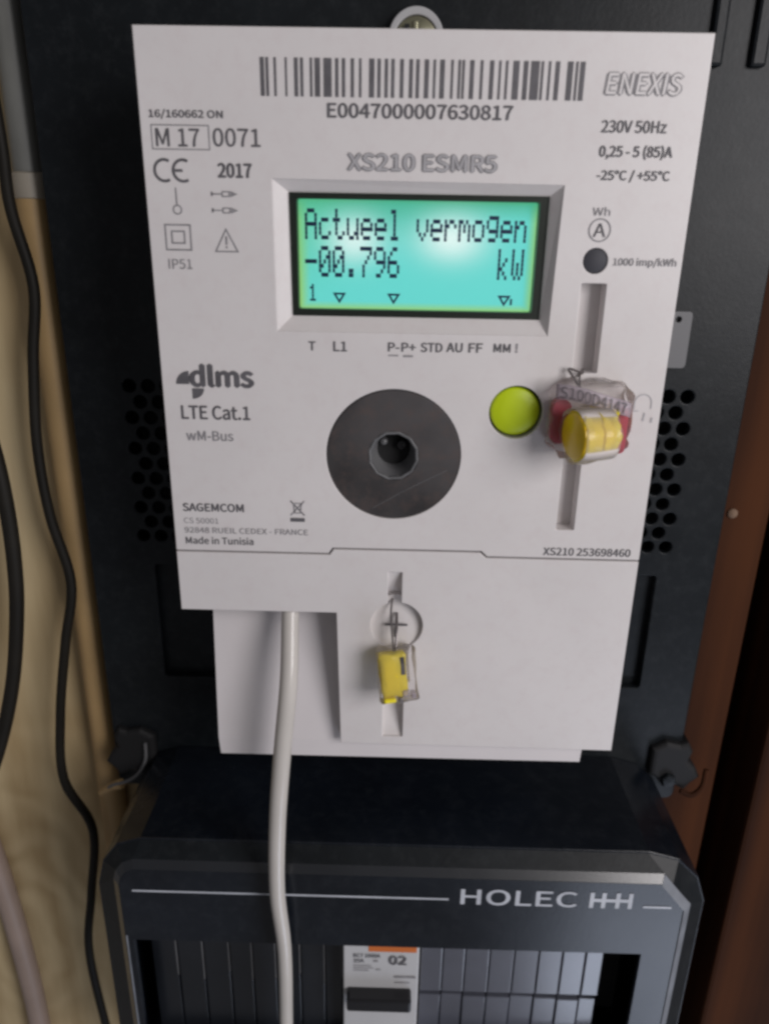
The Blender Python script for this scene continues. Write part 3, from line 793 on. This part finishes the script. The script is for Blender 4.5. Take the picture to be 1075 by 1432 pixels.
# curved printed band over the top
def band(u, w, z, top=0.0):
    x = 97.0 + 18.4 * u
    y = 74.4 + 3.6 * w + 5.2 * max(0.0, u - 0.15) ** 1.3
    return x, y, -6.9 - 2.4 * math.sin(math.pi * min(1.0, u)) + top
bvs, bfs = [], []
for i in range(21):
    for j in range(5):
        bvs.append(band(i / 20, j / 4, 0))
for i in range(20):
    for j in range(4):
        bfs.append((i * 5 + j, (i + 1) * 5 + j, (i + 1) * 5 + j + 1, i * 5 + j + 1))
bd = mk("number_band", bvs, bfs, 'milky', s1, smooth=True)
bd.modifiers.new("thickness", 'SOLIDIFY').thickness = 0.0004
text("seal_number", "S100D4147", 0, 0, 1, 1, 'print', bd, warp=lambda u, w, z: band(0.05 + 0.88 * u, 0.12 + 0.76 * (1 - w), 0, -0.35), bold=0.01)
# yellow barrel lying across, its capped end turned to the viewer
ax = Vector((0.955, -0.03, 0.295)).normalized()            # from the near cap towards the far end
bx = ax.cross(Vector((0, 1, 0))).normalized(); by = bx.cross(ax)
rot = Matrix((bx, by, ax)).transposed().to_4x4()
mat_b = Matrix.Translation(Vector((101.3, 85.6, -13.0))) @ rot
def barrel(name, prof, mat, n=40):
    return lathe(name, 0, 0, prof, mat, s1, n=n, axis=mat_b)
crumple(barrel("barrel", [(0.01, -0.3), (5.7, -0.3), (6.1, 0.1), (6.0, 1.6), (5.3, 2.0), (5.4, 4.2), (5.9, 4.6), (5.6, 6.2), (4.6, 7.0), (4.4, 9.5), (0.01, 9.5)], 'yellow_t'), 0.7, 260, 1)
barrel("barrel_core", [(0.01, 0.3), (3.4, 0.3), (3.4, 9.0), (0.01, 9.0)], 'yellow')
barrel("barrel_cap", [(0.01, -0.75), (5.2, -0.75), (5.5, -0.5), (5.5, -0.25)], 'yellow')
crumple(barrel("barrel_sleeve", [(6.2, -0.6), (6.6, -0.8), (6.85, 0.2), (6.5, 4.0), (6.1, 8.6), (5.9, 8.6), (6.25, -0.6)], 'clear'), 0.5, 170, 1)
crumple(box("yellow_insert", 106.6, 79.6, -8.2, 112.4, 90.0, -2.0, 'yellow_t', s1, 0.8), 1.2, 220, 2)
box("inner_core", 107.8, 81.2, -6.6, 111.4, 88.8, -2.6, 'yellow2', s1, 0.6)
ink("insert_mark", [([(110.2, 84.2), (110.4, 85.8)], 0.8, False), ([(110.4, 87.4), (111.3, 88.4)], 0.8, False)], 'print', s1, -7.75)
tube("seal_wire", [(105.0, 72.2, 2.5), (104.2, 72.8, -0.8), (102.2, 71.9, -1.4), (100.6, 71.6, -1.6), (101.6, 73.2, -2.2), (102.8, 75.2, -4)], 0.28, 'wire', s1, n=6)
tube("seal_wire", [(104.6, 72.6, 2.5), (103.6, 73.6, -1.2), (103.2, 75.6, -4)], 0.28, 'wire', s1, n=6)

s2 = thing("seal", (61.5, 165, -4), "small clear block seal with yellow insert hanging in the lower cover slot", "seal")
tilt = Matrix.Translation(Vector((60.6, 156.3, -5.6))) @ Matrix.Rotation(math.radians(-6), 4, 'Z') @ Matrix.Rotation(math.radians(-12), 4, 'X') @ Matrix.Rotation(math.radians(-8), 4, 'Y')
def tbox(name, cx, cy, cd, sx, sy, sd, mat, bev):
    o = box(name, cx - sx / 2, cy - sy / 2, cd - sd / 2, cx + sx / 2, cy + sy / 2, cd + sd / 2, mat, s2, bev)
    org = BASE[s2]
    for v in o.data.vertices:
        wv = v.co + org
        q = tilt @ Vector((wv.x * 1000 + 62.5, 200 - wv.z * 1000, wv.y * 1000))
        v.co = V(*q) - org
    return o
crumple(tbox("clear_block", 0, 0, 0, 10.8, 15.2, 6.6, 'clear', 0.9), 1.0, 200, 3)
crumple(tbox("yellow_insert", -1.2, -0.4, -0.8, 7.4, 12.4, 4.4, 'yellow_t', 0.8), 0.8, 230, 3)
tbox("inner_core", -1.6, 0.4, -0.2, 4.2, 9.0, 2.4, 'yellow2', 0.6)
tbox("inner_rib", 2.9, -2.0, 0.2, 0.8, 8.5, 4.2, 'clear', 0.2)
tbox("latch", 1.8, 4.9, -2.2, 2.0, 2.0, 3.0, 'milky', 0.5)
tbox("latch", -2.8, 6.4, -2.4, 3.4, 1.3, 3.2, 'yellow2', 0.5)
tbox("latch", 3.9, 5.7, -2.0, 1.5, 1.8, 3.0, 'milky', 0.5)
tbox("latch", 0.2, 6.5, -2.3, 1.3, 1.2, 3.0, 'wire', 0.3)
tbox("key_slot", 1.5, -3.0, -2.5, 1.1, 5.0, 1.4, 'seam', 0.1)
tube("seal_wire", [(59.0, 137.2, 4.5), (58.6, 139.5, 0.5), (58.7, 143.0, -1.8), (59.3, 147.5, -4), (59.6, 151, -5)], 0.3, 'wire', s2, n=6)
tube("seal_wire", [(60.2, 141.4, 2.0), (60.3, 144.0, -1.8), (60.2, 147.5, -4), (60.1, 151, -5)], 0.42, 'wire', s2, n=6)

# ------------------------------------------------------------------ distribution box below
dbox = thing("distribution_box", (64, 352, 45), "blue-black plastic distribution box with silver lettering below the meter", "distribution box")
O0 = [(-19, 221.6), (141, 221.6), (151, 224.3), (158, 231.2), (161.5, 241), (161.5, 352), (-34.5, 352), (-34.5, 241), (-32, 231.2), (-27, 224.3)]
P2 = [(-20, 228.4), (144.2, 228.4), (147.0, 231.8), (149.8, 235.2), (152.6, 238.6), (152.6, 345.6), (-25.2, 345.6), (-25.2, 235), (-24.4, 232), (-22.6, 229.6)]
P1 = [(-20.5, 226.2), (145.2, 226.2), (148.4, 230.2), (151.6, 234.1), (154.9, 237.9), (154.9, 347.8), (-27.4, 347.8), (-27.4, 234.4), (-26.4, 230.8), (-24.0, 227.7)]
def inset(poly, k):
    n = len(poly); P = [Vector(p) for p in poly]; out = []
    for i in range(n):
        a, b, c = P[i - 1], P[i], P[(i + 1) % n]
        t1 = (b - a).normalized(); t2 = (c - b).normalized()
        n1 = Vector((-t1.y, t1.x)); n2 = Vector((-t2.y, t2.x))
        mm = (n1 + n2).normalized()
        q = b + mm * (k / mm.dot(n1)); out.append((q.x, q.y))
    return out
plate("housing", O0, [inset(O0, 3)], -1.0, 45.0, 'box', dbox, 0.5)
plate("back_wall", inset(O0, 3.1), [], 42, 44.5, 'blackin', dbox)
def ring(name, Oa, da, Ob, db, mat):
    n = len(Oa)
    vs = [(x, y, da) for x, y in Oa] + [(x, y, db) for x, y in Ob]
    return mk(name, vs, [(i, (i + 1) % n, n + (i + 1) % n, n + i) for i in range(n)], mat, dbox)
O1, O1b, O2 = inset(O0, 0.6), P1, P2
ring("shoulder", O1, -1.05, O1b, -5.0, 'black')
ring("polished_edge", O1b, -5.02, O2, -7.0, 'boxedge')
T1, T2 = P1, inset(P2, 0.35)
def trim(name, idx):
    vs = []
    for i in idx:
        for (x, y), d in ((T1[i], -5.35), (T2[i], -7.4)): vs.append((x, y, d))
    k = len(idx)
    vs += [(x, y, d + 0.4) for x, y, d in vs]
    fs = []
    for i in range(k - 1):
        a = 2 * i
        fs += [(a, a + 1, a + 3, a + 2), (2 * k + a, 2 * k + a + 1, 2 * k + a + 3, 2 * k + a + 2), (a, a + 2, 2 * k + a + 2, 2 * k + a), (a + 1, a + 3, 2 * k + a + 3, 2 * k + a + 1)]
    return mk(name, vs, fs, 'trim', dbox)
trim("silver_trim", (1, 2, 3, 4, 5))
box("silver_trim", -24.9, 256, -7.4, -24.4, 345, -7.0, 'trim', dbox, 0.1)
fp = plate("front_plate", O2, [[(-22.5, 257.9), (141.4, 257.9), (141.4, 322), (-22.5, 322)]], -7.05, -5.2, 'box', dbox, 0.15)
HD = -7.2
ink("printed_line", [('fill', [(-21.0, 236.5), (78.6, 236.4), (78.6, 237.1), (-21.0, 237.2)])], 'boxprint', fp, HD)
ink("printed_line", [('fill', [(139.4, 237.3), (148.2, 237.3), (148.2, 238.1), (139.4, 238.1)])], 'boxprint', fp, HD)
text("maker_lettering", "HOLEC", 82.4, 232.4, 118.6, 238.5, 'boxprint', fp, HD, bold=0.02)
hx = [123.2, 126.9, 131.3, 135.2]
ink("maker_logo", [('fill', [(a - 0.65, 232.4), (a + 0.65, 232.4), (a + 0.65, 238.6), (a - 0.65, 238.6)]) for a in hx] +
    [('fill', [(hx[i] + 0.66, 234.8), (hx[i + 1] - 0.66, 234.8), (hx[i + 1] - 0.66, 236.1), (hx[i] + 0.66, 236.1)]) for i in range(3)], 'boxprint', fp, HD)

# row of blank covers behind the opening, the left ones shaded by colour
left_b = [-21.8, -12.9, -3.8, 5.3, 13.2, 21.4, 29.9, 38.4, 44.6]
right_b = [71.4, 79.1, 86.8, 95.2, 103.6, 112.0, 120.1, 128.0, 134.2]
for edges, bm_ in ((left_b, 'blankshade'), (right_b, 'blank')):
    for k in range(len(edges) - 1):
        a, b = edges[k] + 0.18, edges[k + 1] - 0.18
        dark = bm_ == 'blankshade'
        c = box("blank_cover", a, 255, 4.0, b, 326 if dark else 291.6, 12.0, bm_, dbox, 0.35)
        if dark:
            box("edge_highlight", b - 0.35, 257, 3.75, b, 287 + 2.5 * math.sin(k * 2.3), 4.6, 'portrim', c, 0.05)  # pale strip standing in for the highlight on the cover's bevel
        else:
            box("lower_step", a, 294.6, 5.0 + 0.5 * math.sin(k * 1.9), b, 326, 12.2, bm_, c, 0.35)
            box("groove", a, 291.3, 7.4, b, 294.8, 12.1, 'blackin', c, 0)
box("mounting_rail", -24, 270, 14, 144, 310, 16, 'blackin', dbox, 0.2)

# circuit breaker
cb = thing("circuit_breaker", (58, 312, 10), "white circuit breaker with orange strip and black toggle in the box opening", "circuit breaker")
box("body", 45.2, 254, -3.0, 70.5, 326, 12.9, 'breaker', cb, 0.5)
box("orange_strip", 53.6, 255.5, -3.15, 69.6, 264.9, -2.5, 'orange', cb, 0.1)
tg = box("toggle", 46.6, 281.2, -8.2, 68.2, 286.6, -2.8, 'handle', cb, 0.8)
box("toggle_foot", 50.0, 285.8, -4.6, 66.5, 289.2, -2.7, 'handle', tg, 0.4)
CD = -3.3
text("breaker_text", "BC7 1000A", 48.7, 265.8, 57.6, 267.4, 'print', cb, CD, bold=0.02)
text("breaker_text", "25A", 48.7, 268.2, 52.2, 269.7, 'print', cb, CD, bold=0.03)
text("breaker_text", "02", 60.6, 266.5, 66.2, 270.3, 'print', cb, CD, bold=0.05)
ink("fine_print", [([(48.7, 271.2), (54.6, 271.2)], 0.35, False), ([(48.7, 272.3), (55.4, 272.3)], 0.35, False), ([(48.7, 273.4), (53.8, 273.4)], 0.35, False),
                   ([(56.2, 272.9), (57.8, 272.9)], 0.5, False), ([(55.3, 269.0), (56.8, 269.0)], 0.8, False)], 'print_mid', cb, CD)
ink("fine_print", [([(62.4, 276.0), (69.6, 276.0)], 0.9, False), ([(62.6, 278.6), (67.6, 278.6)], 0.45, False)], 'print_mid', cb, CD)

# ------------------------------------------------------------------ white cable out of the meter
tag(tube("white_cable", [(30.4, 131, 12), (30.0, 137, 8.5), (29.9, 143.3, 4), (30.1, 160.2, -4), (28.4, 180.8, -9), (26.7, 203.8, -12), (26.0, 228.8, -13.2),
     (27.5, 253.8, -13.2), (26.9, 290.5, -12.2), (26.4, 330, -12)], lambda t: 2.25 + 0.35 * math.sin(math.pi * min(1, t * 1.3)), 'cable_w', base=(26.4, 330, -12), n=20),
    "white round cable hanging from the meter's lower cut-out over the box", "cable")

# ------------------------------------------------------------------ small things
tag(lathe("screw_head", 174.6, 129.0, [(0.01, 55.6), (1.0, 55.7), (1.7, 56.4), (1.7, 57.2)], 'dimscrew', None, n=24, base=(174.6, 129, 57)),
    "small dull round screw head in the brown plank", "screw")
